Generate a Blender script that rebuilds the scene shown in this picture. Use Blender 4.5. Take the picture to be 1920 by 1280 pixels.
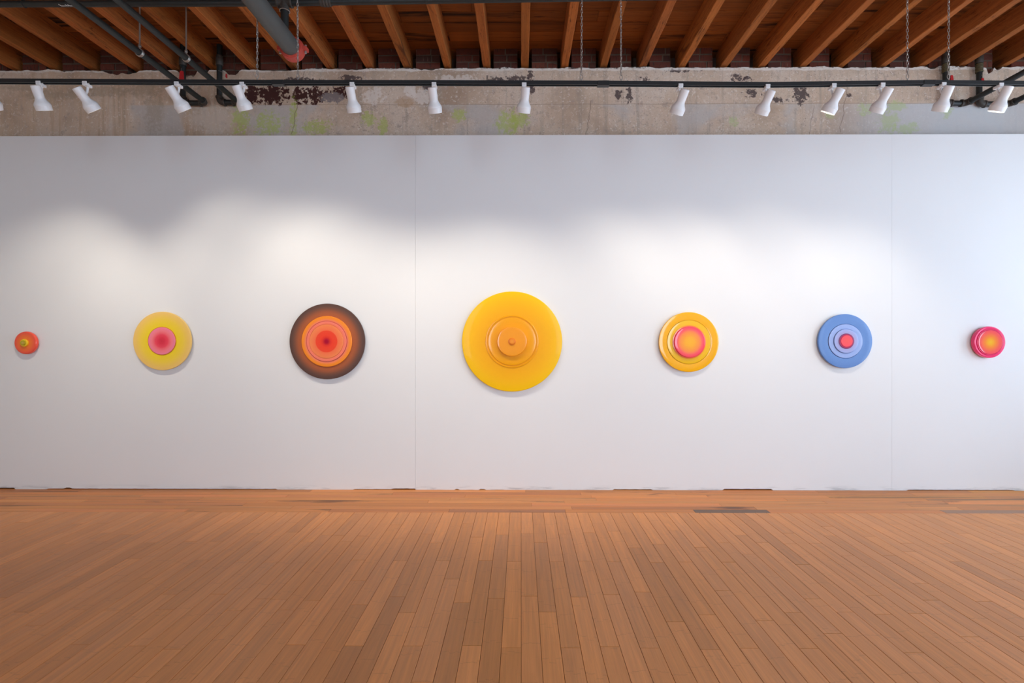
import bpy, math, random
from mathutils import Vector, Quaternion, noise

random.seed(11)
for o in list(bpy.data.objects):
    bpy.data.objects.remove(o, do_unlink=True)
scene = bpy.context.scene
COL = scene.collection

# ------------------------------------------------------------------ camera
F = 960.0                       # focal length in pixels of the 1920 wide frame (18 mm)
H = 1.48                        # eye height
YAW = math.radians(0.3)
CX, CY = 972.0, 637.0           # principal point
cam_d = bpy.data.cameras.new('camera')
cam = bpy.data.objects.new('camera', cam_d)
COL.objects.link(cam)
cam_d.sensor_width = 36.0
cam_d.lens = 18.0
cam_d.shift_x = -(CX - 960.0) / 1920.0
cam_d.shift_y = (CY - 640.0) / 1920.0
cam_d.clip_start = 0.05
cam.location = (0, 0, H)
cam.rotation_euler = (math.radians(90), 0, YAW)
scene.camera = cam

# ------------------------------------------------------------------ sky, windows' daylight, exposure
world = bpy.data.worlds.new('world')
scene.world = world
world.use_nodes = True
bg = world.node_tree.nodes['Background']
bg.inputs[0].default_value = (0.61, 0.80, 1.0, 1)
bg.inputs[1].default_value = 10.4
scene.view_settings.view_transform = 'Standard'
scene.view_settings.look = 'None'
scene.view_settings.exposure = 0.0
scene.view_settings.gamma = 1.0
scene.view_settings.use_curve_mapping = False

SPOT_W = 38.0
SPOT_COL = (1.0, 0.92, 0.78)


def P(x, y, Y):
    """point of the place that lies at depth plane Y and shows at pixel x, y"""
    a, b = (x - CX) / F, -(y - CY) / F
    c, s = math.cos(YAW), math.sin(YAW)
    dx, dy = a * c - s, a * s + c
    t = Y / dy
    return Vector((dx * t, Y, H + b * t))


def lin(c, k=1.0):
    out = []
    for v in c[:3]:
        v /= 255.0
        out.append((v / 12.92 if v <= 0.04045 else ((v + 0.055) / 1.055) ** 2.4) * k)
    return tuple(out) + (1.0,)


# ------------------------------------------------------------------ object helpers
def tag(o, label=None, cat=None, group=None, kind=None):
    if label: o['label'] = label
    if cat: o['category'] = cat
    if group: o['group'] = group
    if kind: o['kind'] = kind
    return o


def empty(name, loc):
    o = bpy.data.objects.new(name, None)
    o.empty_display_size = 0.05
    o.location = loc
    COL.objects.link(o)
    return o


def wloc(o):
    v = Vector(o.location)
    while o.parent:
        o = o.parent
        v += Vector(o.location)
    return v


def make(name, vf, mat, parent=None, loc=None, smooth=False):
    """mesh object from world-space verts; origin at loc (or at parent's origin)"""
    verts, faces = vf
    base = Vector(loc) if loc is not None else (wloc(parent) if parent else Vector((0, 0, 0)))
    me = bpy.data.meshes.new(name)
    me.from_pydata([tuple(Vector(v) - base) for v in verts], [], faces)
    me.update()
    if smooth:
        me.polygons.foreach_set('use_smooth', [True] * len(me.polygons))
        try:
            me.set_sharp_from_angle(angle=math.radians(38))
        except Exception:
            pass
    me.materials.append(mat)
    o = bpy.data.objects.new(name, me)
    COL.objects.link(o)
    if parent:
        o.parent = parent
        o.location = base - wloc(parent)
    else:
        o.location = base
    return o


def inst(name, me, parent, loc, scale=(1, 1, 1), rot=None):
    o = bpy.data.objects.new(name, me)
    COL.objects.link(o)
    o.parent = parent
    o.location = Vector(loc) - wloc(parent)
    o.scale = scale
    if rot: o.rotation_euler = rot
    return o


def join(*parts):
    V, Fa = [], []
    for v, f in parts:
        n = len(V)
        V += [Vector(p) for p in v]
        Fa += [tuple(i + n for i in q) for q in f]
    return V, Fa


def box(x0, x1, y0, y1, z0, z1):
    v = [(x, y, z) for z in (z0, z1) for y in (y0, y1) for x in (x0, x1)]
    f = [(0, 2, 3, 1), (4, 5, 7, 6), (0, 1, 5, 4), (2, 6, 7, 3), (0, 4, 6, 2), (1, 3, 7, 5)]
    return [Vector(p) for p in v], f


def cbox(x0, x1, y0, y1, z0, z1, b):
    """box with all edges chamfered"""
    V = []
    idx = {}
    xs, ys, zs = (x0, x1), (y0, y1), (z0, z1)
    for i in (0, 1):
        for j in (0, 1):
            for k in (0, 1):
                sx, sy, sz = (b if i == 0 else -b), (b if j == 0 else -b), (b if k == 0 else -b)
                idx[(i, j, k, 0)] = len(V); V.append(Vector((xs[i], ys[j] + sy, zs[k] + sz)))
                idx[(i, j, k, 1)] = len(V); V.append(Vector((xs[i] + sx, ys[j], zs[k] + sz)))
                idx[(i, j, k, 2)] = len(V); V.append(Vector((xs[i] + sx, ys[j] + sy, zs[k])))
    Fa = []
    for i in (0, 1):
        Fa.append([idx[(i, a, c, 0)] for a, c in ((0, 0), (1, 0), (1, 1), (0, 1))])
        Fa.append([idx[(a, i, c, 1)] for a, c in ((0, 0), (1, 0), (1, 1), (0, 1))])
        Fa.append([idx[(a, c, i, 2)] for a, c in ((0, 0), (1, 0), (1, 1), (0, 1))])
    for a in (0, 1):
        for c in (0, 1):
            Fa.append([idx[(a, c, 0, 0)], idx[(a, c, 1, 0)], idx[(a, c, 1, 1)], idx[(a, c, 0, 1)]])
            Fa.append([idx[(a, 0, c, 0)], idx[(a, 1, c, 0)], idx[(a, 1, c, 2)], idx[(a, 0, c, 2)]])
            Fa.append([idx[(0, a, c, 1)], idx[(1, a, c, 1)], idx[(1, a, c, 2)], idx[(0, a, c, 2)]])
    for i in (0, 1):
        for j in (0, 1):
            for k in (0, 1):
                Fa.append([idx[(i, j, k, 0)], idx[(i, j, k, 1)], idx[(i, j, k, 2)]])
    ctr = Vector(((x0 + x1) / 2, (y0 + y1) / 2, (z0 + z1) / 2))
    out = []
    for q in Fa:
        p = [V[i] for i in q]
        n = (p[1] - p[0]).cross(p[2] - p[0])
        fc = sum(p, Vector()) / len(p)
        out.append(tuple(q) if n.dot(fc - ctr) > 0 else tuple(reversed(q)))
    return V, out


def sweep(pts, rad, seg=14, closed=False):
    """tube along a path"""
    pts = [Vector(p) for p in pts]
    n = len(pts)
    if not isinstance(rad, (list, tuple)): rad = [rad] * n
    tang = []
    for i in range(n):
        if closed:
            t = pts[(i + 1) % n] - pts[i - 1]
        elif i == 0: t = pts[1] - pts[0]
        elif i == n - 1: t = pts[-1] - pts[-2]
        else: t = (pts[i + 1] - pts[i]).normalized() + (pts[i] - pts[i - 1]).normalized()
        if t.length < 1e-9: t = Vector((0, 0, 1))
        tang.append(t.normalized())
    u = tang[0].orthogonal().normalized()
    V, Fa = [], []
    for i in range(n):
        if i:
            u = tang[i - 1].rotation_difference(tang[i]) @ u
        u = (u - tang[i] * u.dot(tang[i])).normalized()
        w = tang[i].cross(u)
        for k in range(seg):
            a = 2 * math.pi * k / seg
            V.append(pts[i] + (u * math.cos(a) + w * math.sin(a)) * rad[i])
    m = n if closed else n - 1
    for i in range(m):
        j = (i + 1) % n
        for k in range(seg):
            k2 = (k + 1) % seg
            Fa.append((i * seg + k, i * seg + k2, j * seg + k2, j * seg + k))
    if not closed:
        Fa.append(tuple(reversed(range(seg))))
        Fa.append(tuple(range((n - 1) * seg, n * seg)))
    return V, Fa


def arc(p0, corner, p1, n=7):
    """points of a bend from p0 to p1 round a corner (quadratic)"""
    p0, corner, p1 = Vector(p0), Vector(corner), Vector(p1)
    return [p0 * (1 - t) ** 2 + corner * 2 * t * (1 - t) + p1 * t * t for t in [i / n for i in range(n + 1)]]


def lathe(profile, origin, axis, seg=48, close=False):
    """profile of (radius, height) revolved round axis from origin"""
    axis = Vector(axis).normalized()
    u = axis.orthogonal().normalized()
    w = axis.cross(u)
    origin = Vector(origin)
    V, Fa, rings = [], [], []
    for r, h in profile:
        if r < 1e-6:
            rings.append([len(V)]); V.append(origin + axis * h)
        else:
            st = len(V)
            for k in range(seg):
                a = 2 * math.pi * k / seg
                V.append(origin + axis * h + (u * math.cos(a) + w * math.sin(a)) * r)
            rings.append(list(range(st, st + seg)))
    for a, b in zip(rings, rings[1:]):
        for k in range(seg):
            k2 = (k + 1) % seg
            if len(a) == 1: Fa.append((a[0], b[k2], b[k]))
            elif len(b) == 1: Fa.append((a[k], a[k2], b[0]))
            else: Fa.append((a[k], a[k2], b[k2], b[k]))
    return V, Fa


# ------------------------------------------------------------------ material helpers
class M:
    def __init__(self, name):
        self.m = bpy.data.materials.new(name)
        self.m.use_nodes = True
        self.t = self.m.node_tree
        self.b = self.t.nodes['Principled BSDF']

    def n(self, typ, **kw):
        nd = self.t.nodes.new(typ)
        for k, v in kw.items(): setattr(nd, k, v)
        return nd

    def l(self, a, b): self.t.links.new(a, b)

    def put(self, sock, v):
        if hasattr(v, 'is_linked') or hasattr(v, 'links'): self.l(v, sock)
        else: sock.default_value = v

    def math(self, op, a, b=0.0, c=None, clamp=False):
        nd = self.n('ShaderNodeMath', operation=op)
        nd.use_clamp = clamp
        self.put(nd.inputs[0], a); self.put(nd.inputs[1], b)
        if c is not None: self.put(nd.inputs[2], c)
        return nd.outputs[0]

    def vmath(self, op, a, b):
        nd = self.n('ShaderNodeVectorMath', operation=op)
        self.put(nd.inputs[0], a); self.put(nd.inputs[1], b)
        return nd.outputs[0]

    def noise(self, vec, scale=1.0, detail=4.0, rough=0.55, dist=0.0):
        nd = self.n('ShaderNodeTexNoise')
        self.l(vec, nd.inputs['Vector'])
        nd.inputs['Scale'].default_value = scale
        nd.inputs['Detail'].default_value = detail
        nd.inputs['Roughness'].default_value = rough
        nd.inputs['Distortion'].default_value = dist
        return nd.outputs[0]

    def mix(self, fac, a, b, mode='MIX'):
        nd = self.n('ShaderNodeMix', data_type='RGBA', blend_type=mode)
        self.put(nd.inputs[0], fac); self.put(nd.inputs[6], a); self.put(nd.inputs[7], b)
        return nd.outputs[2]

    def ramp(self, fac, stops, interp='LINEAR'):
        nd = self.n('ShaderNodeValToRGB')
        cr = nd.color_ramp
        cr.interpolation = interp
        while len(cr.elements) < len(stops): cr.elements.new(0.5)
        for e, (p, c) in zip(cr.elements, stops):
            e.position = p; e.color = c
        self.put(nd.inputs[0], fac)
        return nd.outputs[0]

    def smooth(self, v, lo, hi):
        nd = self.n('ShaderNodeMapRange', interpolation_type='SMOOTHSTEP')
        self.put(nd.inputs[0], v)
        nd.inputs[1].default_value = lo; nd.inputs[2].default_value = hi
        return nd.outputs[0]

    def obj(self): return self.n('ShaderNodeTexCoord').outputs['Object']

    def xyz(self, v):
        nd = self.n('ShaderNodeSeparateXYZ'); self.l(v, nd.inputs[0]); return nd.outputs

    def comb(self, x, y, z):
        nd = self.n('ShaderNodeCombineXYZ')
        self.put(nd.inputs[0], x); self.put(nd.inputs[1], y); self.put(nd.inputs[2], z)
        return nd.outputs[0]

    def scalev(self, v, s):
        return self.vmath('MULTIPLY', v, s)

    def bump(self, h, strength=0.3, dist=0.01):
        nd = self.n('ShaderNodeBump')
        nd.inputs['Strength'].default_value = strength
        nd.inputs['Distance'].default_value = dist
        self.l(h, nd.inputs['Height']); self.l(nd.outputs[0], self.b.inputs['Normal'])

    def set(self, **kw):
        for k, v in kw.items():
            self.put(self.b.inputs[k.replace('_', ' ')], v)
        return self


def plain(name, rgb, rough=0.5, metal=0.0, var=0.08, scale=8.0, bump=0.0, coat=0.0, spec=0.5):
    m = M(name)
    nz = m.noise(m.obj(), scale, 4)
    f = m.math('MULTIPLY_ADD', nz, var * 2, 1 - var)
    c = m.mix(1.0, lin(rgb), m.comb(f, f, f), 'MULTIPLY')
    m.set(Base_Color=c, Roughness=rough, Metallic=metal, Coat_Weight=coat)
    m.b.inputs['Specular IOR Level'].default_value = spec
    if bump:
        m.bump(m.noise(m.obj(), scale * 12, 5), bump, 0.002)
    return m.m


def wood(name, source, along, grain_scale, stain=0.0, nodes=False, rough=0.4, coat=0.0, knots=0.0, spec=0.5,
         gamp=0.3):
    """board material; colour from the object (source='object') or a colour attribute"""
    m = M(name)
    oc = m.obj()
    oi = m.n('ShaderNodeObjectInfo')
    if source == 'object':
        base = oi.outputs['Color']
        off = m.math('MULTIPLY', oi.outputs['Random'], 37.0)
        oc2 = m.vmath('ADD', oc, m.comb(off, off, off))
    else:
        base = m.n('ShaderNodeAttribute', attribute_name='Col').outputs['Color']
        oc2 = oc
    s = [grain_scale] * 3
    s[along] = grain_scale * 0.02
    g = m.noise(m.scalev(oc2, tuple(s)), 1.0, 5, 0.6, 0.4)
    s2 = [grain_scale * 0.25] * 3
    s2[along] = grain_scale * 0.01
    g2 = m.noise(m.scalev(oc2, tuple(s2)), 1.0, 3, 0.5, 0.6)
    f = m.math('MULTIPLY_ADD', g, gamp * 2, 1 - gamp)
    f = m.math('MULTIPLY', f, m.math('MULTIPLY_ADD', g2, 0.5, 0.75))
    if nodes:
        X = m.xyz(oc2)
        st = m.math('FLOOR', m.math('MULTIPLY', X[0], 31.5))
        wn = m.n('ShaderNodeTexWhiteNoise', noise_dimensions='1D')
        m.l(st, wn.inputs['W'])
        yy = m.math('ADD', m.math('MULTIPLY', X[1], 1 / 0.29), m.math('MULTIPLY', wn.outputs[0], 0.16))
        wob = m.math('MULTIPLY', m.noise(m.scalev(oc2, (40, 3, 1)), 1.0, 2), 0.08)
        fr = m.math('FRACT', m.math('ADD', yy, wob))
        d = m.math('ABSOLUTE', m.math('SUBTRACT', fr, 0.5))
        ln = m.smooth(d, 0.016, 0.004)
        f = m.math('MULTIPLY', f, m.math('MULTIPLY_ADD', ln, -0.13, 1.0))
    c = m.mix(1.0, base, m.comb(f, f, f), 'MULTIPLY')
    if stain:
        s3 = [6.0] * 3
        s3[along] = 0.9
        sn = m.noise(m.scalev(oc2, tuple(s3)), 1.0, 6, 0.68, 0.8)
        k = m.smooth(sn, 0.60 - 0.04 * stain, 0.70 - 0.02 * stain)
        c = m.mix(m.math('MULTIPLY', k, min(1.0, 0.8 * stain)), c, lin((38, 26, 20)))
    if 'rough' in name or 'deck' in name:
        s5 = [75.0] * 3
        s5[along] = 7.0
        fl = m.noise(m.scalev(oc2, tuple(s5)), 1.0, 5, 0.7, 1.0)
        patchy = m.smooth(m.noise(oc2, 3.0, 3), 0.4, 0.62)
        k = m.math('MULTIPLY', m.smooth(fl, 0.54, 0.64), m.math('MULTIPLY_ADD', patchy, 0.55, 0.2))
        c = m.mix(k, c, lin((52, 28, 16)))
    if knots:
        s4 = [14.0] * 3
        s4[along] = 3.0
        vn = m.n('ShaderNodeTexVoronoi')
        m.l(m.scalev(oc2, tuple(s4)), vn.inputs['Vector'])
        k = m.smooth(vn.outputs['Distance'], 0.13, 0.05)
        c = m.mix(m.math('MULTIPLY', k, knots), c, lin((40, 22, 14)))
    m.set(Base_Color=c, Coat_Weight=coat, Coat_Roughness=0.25)
    m.set(Roughness=m.math('MULTIPLY_ADD', g2, 0.14, rough - 0.07))
    m.b.inputs['Specular IOR Level'].default_value = spec
    m.bump(g, 0.12, 0.003)
    return m.m


MAT_PLANK = wood('bamboo_floor', 'object', 1, 190.0, nodes=True, rough=0.40, coat=0.0, spec=0.32, gamp=0.15)
MAT_PLANK_FAR = wood('bamboo_floor_field', 'attr', 1, 190.0, rough=0.42, spec=0.28, gamp=0.2)
MAT_BORDER = wood('old_strip_floor', 'object', 0, 120.0, stain=0.85, rough=0.44, spec=0.28, gamp=0.5)
MAT_JOIST = wood('rough_joist', 'object', 1, 85.0, stain=0.8, knots=0.6, rough=0.75, spec=0.2, gamp=0.55)
MAT_DECK = wood('ceiling_deck', 'object', 0, 70.0, stain=1.5, knots=0.5, rough=0.75, spec=0.2, gamp=0.45)
MAT_DECK_FAR = wood('ceiling_deck_field', 'attr', 0, 70.0, stain=0.9, rough=0.75, spec=0.2)
MAT_MASONRY = plain('rough_masonry', (118, 92, 78), 0.95, var=0.3, scale=14, bump=0.5)
MAT_STUD = plain('stud_timber', (176, 138, 98), 0.85, var=0.2)
MAT_SUB = plain('subfloor', (150, 108, 72), 0.9, var=0.2)
MAT_LAMP = plain('lamp_white_enamel', (232, 230, 230), 0.38, var=0.02, scale=30)
MAT_TRACK = plain('track_black', (36, 39, 40), 0.42, var=0.12, spec=0.4)
MAT_PIPE = plain('black_steel_pipe', (32, 36, 35), 0.5, var=0.22, scale=14, bump=0.15, spec=0.5)
MAT_BIGPIPE = plain('grey_steel_pipe', (80, 84, 83), 0.5, var=0.12, scale=10, bump=0.1)
MAT_FIT = plain('cast_fitting', (62, 56, 50), 0.6, var=0.4, scale=30, bump=0.3)
MAT_GALV = plain('galvanised_steel', (176, 172, 166), 0.38, metal=0.75, var=0.1, scale=40)
MAT_RED = plain('red_coupling_paint', (192, 72, 58), 0.5, var=0.15, scale=20)
MAT_TAG = plain('red_tag', (196, 40, 44), 0.5, var=0.1)
MAT_WRAP = plain('pipe_thread_compound', (84, 76, 50), 0.7, var=0.4, scale=40)
MAT_CHALK = plain('paint_marker', (205, 203, 198), 0.8)
MAT_ROOM = plain('painted_room_wall', (222, 220, 218), 0.8, var=0.02)
MAT_CREAM = plain('cream_room_wall', (240, 222, 198), 0.8, var=0.02)  # unseen left wall, tinted cream so its bounce light warms that side
MAT_FRAME = plain('window_frame_paint', (225, 225, 225), 0.5, var=0.03)


def mat_wall():
    m = M('gallery_white_paint')
    oc = m.obj()
    X = m.xyz(oc)
    c = m.mix(m.noise(oc, 1.3, 3), lin((232, 231, 231)), lin((236, 235, 235)))
    # scuffs along the foot of the wall
    sc = m.noise(m.scalev(oc, (3.0, 1.0, 30.0)), 1.0, 5, 0.65)
    near = m.smooth(X[2], 0.055, 0.0)
    k = m.math('MULTIPLY', m.smooth(sc, 0.48, 0.66), near)
    c = m.mix(m.math('MULTIPLY', k, 0.55), c, lin((150, 150, 152)))
    m.set(Base_Color=c, Roughness=0.62)
    m.b.inputs['Specular IOR Level'].default_value = 0.25
    m.bump(m.noise(oc, 260, 2), 0.05, 0.001)
    return m.m


def mat_plaster():
    m = M('old_plaster')
    oc = m.obj()                      # the plaster's origin is the world's origin
    X = m.xyz(oc)
    n1 = m.noise(oc, 1.6, 7, 0.62, 0.3)
    n2 = m.noise(oc, 16.0, 6, 0.68)
    nst = m.noise(m.scalev(oc, (16.0, 1.0, 0.9)), 1.0, 4, 0.6)
    left = m.smooth(X[0], -2.2, -3.2)
    c = m.ramp(n1, [(0.3, lin((180, 154, 132))), (0.5, lin((210, 186, 164))), (0.7, lin((222, 204, 188)))])
    c = m.mix(m.smooth(n2, 0.52, 0.72), c, lin((178, 158, 144)))
    c = m.mix(m.math('MULTIPLY', left, m.smooth(nst, 0.42, 0.7)), c, lin((214, 182, 152)))
    c = m.mix(m.math('MULTIPLY', m.smooth(nst, 0.52, 0.7), 0.55), c, lin((170, 154, 138)))
    sp = m.noise(oc, 70.0, 4, 0.7)
    mid = m.math('MULTIPLY', m.smooth(X[0], -2.75, -2.5), m.smooth(n1, 0.42, 0.56))
    c = m.mix(m.math('MULTIPLY', m.smooth(sp, 0.58, 0.66), m.math('MULTIPLY_ADD', mid, 0.6, 0.22)), c, lin((124, 100, 88)))
    c = m.mix(m.math('MULTIPLY', m.smooth(m.noise(oc, 42.0, 5, 0.7), 0.56, 0.65), 0.6), c, lin((234, 224, 214)))
    # grey thin wash on the lower coat, then smoothly greyer towards the right end
    low = m.smooth(X[2], 3.88, 3.86)
    wash = m.math('MULTIPLY', low, m.smooth(m.noise(oc, 1.1, 4, 0.6, 0.5), 0.46, 0.6))
    c = m.mix(m.math('MULTIPLY', wash, 0.7), c, lin((196, 190, 186)))
    far = m.math('MULTIPLY', m.smooth(X[0], 2.9, 3.9), low)
    c = m.mix(m.math('MULTIPLY', far, 0.8), c, lin((200, 200, 202)))
    # the joint line between two coats
    wl = m.math('MULTIPLY', m.noise(m.scalev(oc, (3, 1, 1)), 1.0, 3), 0.02)
    dl = m.math('ABSOLUTE', m.math('SUBTRACT', X[2], m.math('ADD', 3.862, wl)))
    c = m.mix(m.math('MULTIPLY', m.smooth(dl, 0.006, 0.001), m.math('MULTIPLY', m.smooth(X[0], -2.85, -2.7), 0.5)), c, lin((150, 126, 108)))
    rag = m.noise(oc, 9.0, 6, 0.72)
    rag2 = m.noise(oc, 26.0, 5, 0.7)

    def patch(c, x, y, w, h, col, k=1.0, ragged=1.1, fine=0.6, soft=0.16):
        p = P(x, y, PLASTER_Y)
        sx, sz = w / 184.6, h / 184.6
        dx = m.math('DIVIDE', m.math('SUBTRACT', X[0], p.x), sx)
        dz = m.math('DIVIDE', m.math('SUBTRACT', X[2], p.z), sz)
        d = m.math('ADD', m.math('MULTIPLY', dx, dx), m.math('MULTIPLY', dz, dz))
        d = m.math('ADD', d, m.math('MULTIPLY', m.math('SUBTRACT', rag, 0.5), ragged * 3))
        d = m.math('ADD', d, m.math('MULTIPLY', m.math('SUBTRACT', rag2, 0.5), fine * 4))
        f = m.smooth(d, 1.0 + soft, 1.0 - soft)
        return m.mix(m.math('MULTIPLY', f, k), c, lin(col))

    # grey damp clouds at the left
    for a in ((100, 178, 60, 8), (190, 172, 50, 9), (45, 164, 40, 6), (290, 210, 16, 36), (270, 170, 30, 12)):
        c = patch(c, *a, (168, 150, 128), 0.5, 1.2, 1.6, 0.9)
    c = patch(c, 400, 226, 44, 24, (212, 196, 182), 0.6, 0.9, 1.0, 0.6)
    # bare dark base showing where the coat fell off
    for a in ((512, 177, 34, 15), (472, 176, 12, 17), (560, 178, 14, 14), (590, 179, 40, 14), (640, 172, 16, 12)):
        c = patch(c, *a, (72, 42, 38), 1.0, 1.5, 2.2, 0.12)
    c = patch(c, 622, 183, 22, 9, (140, 128, 126), 0.9, 1.2, 1.6)
    for a in ((970, 148, 20, 6), (995, 146, 6, 16), (997, 168, 5, 9), (1211, 149, 10, 4), (1385, 146, 12, 6), (1400, 148, 8, 5),
              (1180, 178, 5, 16), (1160, 178, 8, 7), (1500, 178, 12, 14), (1460, 188, 14, 4), (1592, 179, 5, 4),
              (1410, 175, 14, 6), (800, 165, 6, 8), (925, 150, 18, 6), (560, 150, 30, 4), (660, 146, 18, 5), (1280, 132, 22, 3)):
        c = patch(c, *a, (84, 70, 70), 0.9, 2.0, 3.0, 0.2)
    for a in ((790, 180, 30, 12), (860, 150, 40, 8), (770, 172, 10, 14), (700, 180, 20, 14)):
        c = patch(c, *a, (232, 220, 210), 0.7, 1.2, 1.8, 0.3)
    c = patch(c, 760, 190, 18, 10, (186, 148, 112), 0.6, 1.0, 0.8, 0.4)
    # remains of lime green paint
    for a in ((452, 225, 14, 26), (505, 232, 22, 20), (550, 225, 6, 34), (595, 238, 22, 12), (690, 224, 12, 13), (718, 236, 7, 16),
              (950, 232, 18, 20), (860, 215, 12, 10), (975, 222, 14, 16)):
        c = patch(c, *a, (182, 194, 96), 0.66, 1.6, 2.4, 0.9)
    for a in ((1376, 229, 8, 8), (1558, 216, 8, 7), (1620, 205, 12, 10), (1680, 198, 16, 8), (1665, 230, 18, 18), (1775, 212, 10, 10),
              (1700, 240, 20, 10)):
        c = patch(c, *a, (182, 196, 132), 0.55, 1.6, 2.0, 0.8)
    for x, y0, y1, w in ((1104, 190, 252, 0.006), (1583, 150, 246, 0.006), (1522, 200, 250, 0.004), (570, 120, 150, 0.006), (552, 195, 250, 0.007)):
        p0, p1 = P(x, y1, PLASTER_Y), P(x, y0, PLASTER_Y)
        wob = m.math('MULTIPLY', m.math('SUBTRACT', m.noise(m.comb(0.0, float(x), X[2]), 5.0, 4), 0.5), 0.12)
        slant = m.math('MULTIPLY', m.math('SUBTRACT', X[2], (p0.z + p1.z) / 2), 0.16)
        d = m.math('ABSOLUTE', m.math('SUBTRACT', X[0], m.math('ADD', m.math('ADD', wob, slant), p0.x)))
        k = m.math('MULTIPLY', m.smooth(d, w, w * 0.3), m.math('MULTIPLY', m.smooth(X[2], p0.z - 0.02, p0.z), m.smooth(X[2], p1.z + 0.02, p1.z)))
        c = m.mix(m.math('MULTIPLY', k, 0.6), c, lin((128, 106, 92)))
    # pale raw edge along the broken top
    zt = m.math('ADD', X[2], m.math('MULTIPLY', m.math('SUBTRACT', m.noise(m.scalev(oc, (5, 1, 5)), 1.0, 5, 0.65), 0.5), 0.07))
    c = m.mix(m.math('MULTIPLY', m.smooth(zt, 4.205, 4.22), m.smooth(rag2, 0.3, 0.5)), c, lin((232, 222, 212)))
    c = m.mix(m.math('MULTIPLY', m.smooth(zt, 4.232, 4.245), m.smooth(rag, 0.48, 0.56)), c, lin((84, 70, 64)))
    m.set(Base_Color=c, Roughness=0.85)
    m.b.inputs['Specular IOR Level'].default_value = 0.2
    m.bump(m.math('ADD', m.noise(oc, 30, 7, 0.7), m.math('MULTIPLY', n2, 0.6)), 0.45, 0.012)
    return m.m


def mat_brick():
    m = M('old_red_brick')
    oc = m.obj()
    oi = m.n('ShaderNodeObjectInfo')
    r = oi.outputs['Random']
    off = m.math('MULTIPLY', r, 53.0)
    v = m.vmath('ADD', oc, m.comb(off, off, off))
    c = m.ramp(r, [(0.0, lin((76, 36, 25))), (0.45, lin((104, 48, 31))), (0.8, lin((66, 38, 30))), (1.0, lin((118, 58, 38)))])
    c = m.mix(m.smooth(m.noise(v, 14, 5, 0.65), 0.5, 0.72), c, lin((52, 36, 30)))
    c = m.mix(m.math('MULTIPLY', m.smooth(m.noise(v, 9, 5, 0.65), 0.62, 0.76), 0.5), c, lin((150, 136, 120)))
    m.set(Base_Color=c, Roughness=0.9)
    m.bump(m.noise(v, 60, 5, 0.7), 0.5, 0.004)
    return m.m


def mat_radial(name, stops, R, rough=0.28, coat=0.2, spec=0.3, interp='LINEAR', grain=0.02, wob=0.0):
    """colour that changes with the distance from the disc's own centre"""
    m = M(name)
    oc = m.obj()
    X = m.xyz(oc)
    r = m.math('SQRT', m.math('ADD', m.math('MULTIPLY', X[0], X[0]), m.math('MULTIPLY', X[2], X[2])))
    r = m.math('DIVIDE', r, R)
    if wob:
        r = m.math('ADD', r, m.math('MULTIPLY', m.math('SUBTRACT', m.noise(oc, 9, 2), 0.5), wob))
    c = m.ramp(r, [(p, lin(q, 0.96)) for p, q in stops], interp)
    if grain:
        f = m.math('MULTIPLY_ADD', m.noise(oc, 40, 2), grain * 2, 1 - grain)
        c = m.mix(1.0, c, m.comb(f, f, f), 'MULTIPLY')
    m.set(Base_Color=c, Roughness=rough, Coat_Weight=coat, Coat_Roughness=0.06)
    m.b.inputs['Specular IOR Level'].default_value = spec
    return m.m


# ------------------------------------------------------------------ the main planes of the place
WALL_Y = 5.056
PLASTER_Y = 5.20
BRICK_Y = 5.225
WALL_TOP = P(960, 253.2, WALL_Y).z
JOIST_Z = 4.262
DECK_Z = 4.455
XL, XR, YR = -6.4, 6.4, -4.4            # left, right, rear faces of the room
BORDER_Y = 4.392
TRACK_Y = 3.84

# ------------------------------------------------------------------ floor
floor = make('floor', box(XL - 0.2, XR + 0.2, YR - 0.2, 5.5, -0.10, -0.012), MAT_SUB)
tag(floor, 'warm brown strip wood floor of bamboo planks with an older border along the wall', kind='structure')

PW, PL = 0.0953, 0.956
V, Fq = cbox(-PW / 2 + 0.0009, PW / 2 - 0.0009, -PL / 2 + 0.0009, PL / 2 - 0.0009, -0.013, 0.0, 0.0011)
plank_me = bpy.data.meshes.new('plank')
plank_me.from_pydata([tuple(v) for v in V], [], Fq)
plank_me.materials.append(MAT_PLANK)

known = {0: 2.96, 1: 3.744, 2: 3.42, 3: 2.95, 4: 3.43, 5: 2.98, 6: 3.42, 7: 3.01, 8: 3.65, 9: 3.41, 10: 3.72, 11: 3.42, 12: 3.03,
         13: 3.665, 14: 3.42, 15: 3.744, -1: 3.419, -2: 2.932, -3: 3.436, -4: 2.884, -5: 3.17, -6: 3.43, -7: 3.73, -8: 2.95,
         -9: 3.43, -10: 2.86, -11: 3.143, -12: 3.436, -13: 3.86, -15: 3.87}
tones = {(1, 3.27): 0.88, (8, 3.16): 0.86, (-8, 2.47): 0.80, (-9, 1.99): 0.8, (-4, 2.4): 0.84, (-3, 2.95): 0.86, (-2, 2.45): 0.84,
         (-9, 2.95): 1.08, (-7, 2.3): 1.08, (-6, 2.95): 1.05, (-3, 1.98): 1.1, (1, 2.3): 1.08, (0, 2.48): 1.02, (-1, 2.94): 1.05,
         (7, 3.5): 1.08, (3, 2.47): 1.08, (9, 2.9): 0.86, (-2, 3.4): 0.92, (0, 3.44): 0.95}
PLANK_RGB = (213, 140, 79)
rp = random.Random(5)
cells = []
c0, c1 = int(math.floor(XL / PW)), int(math.ceil(XR / PW))
prev = 0
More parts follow.
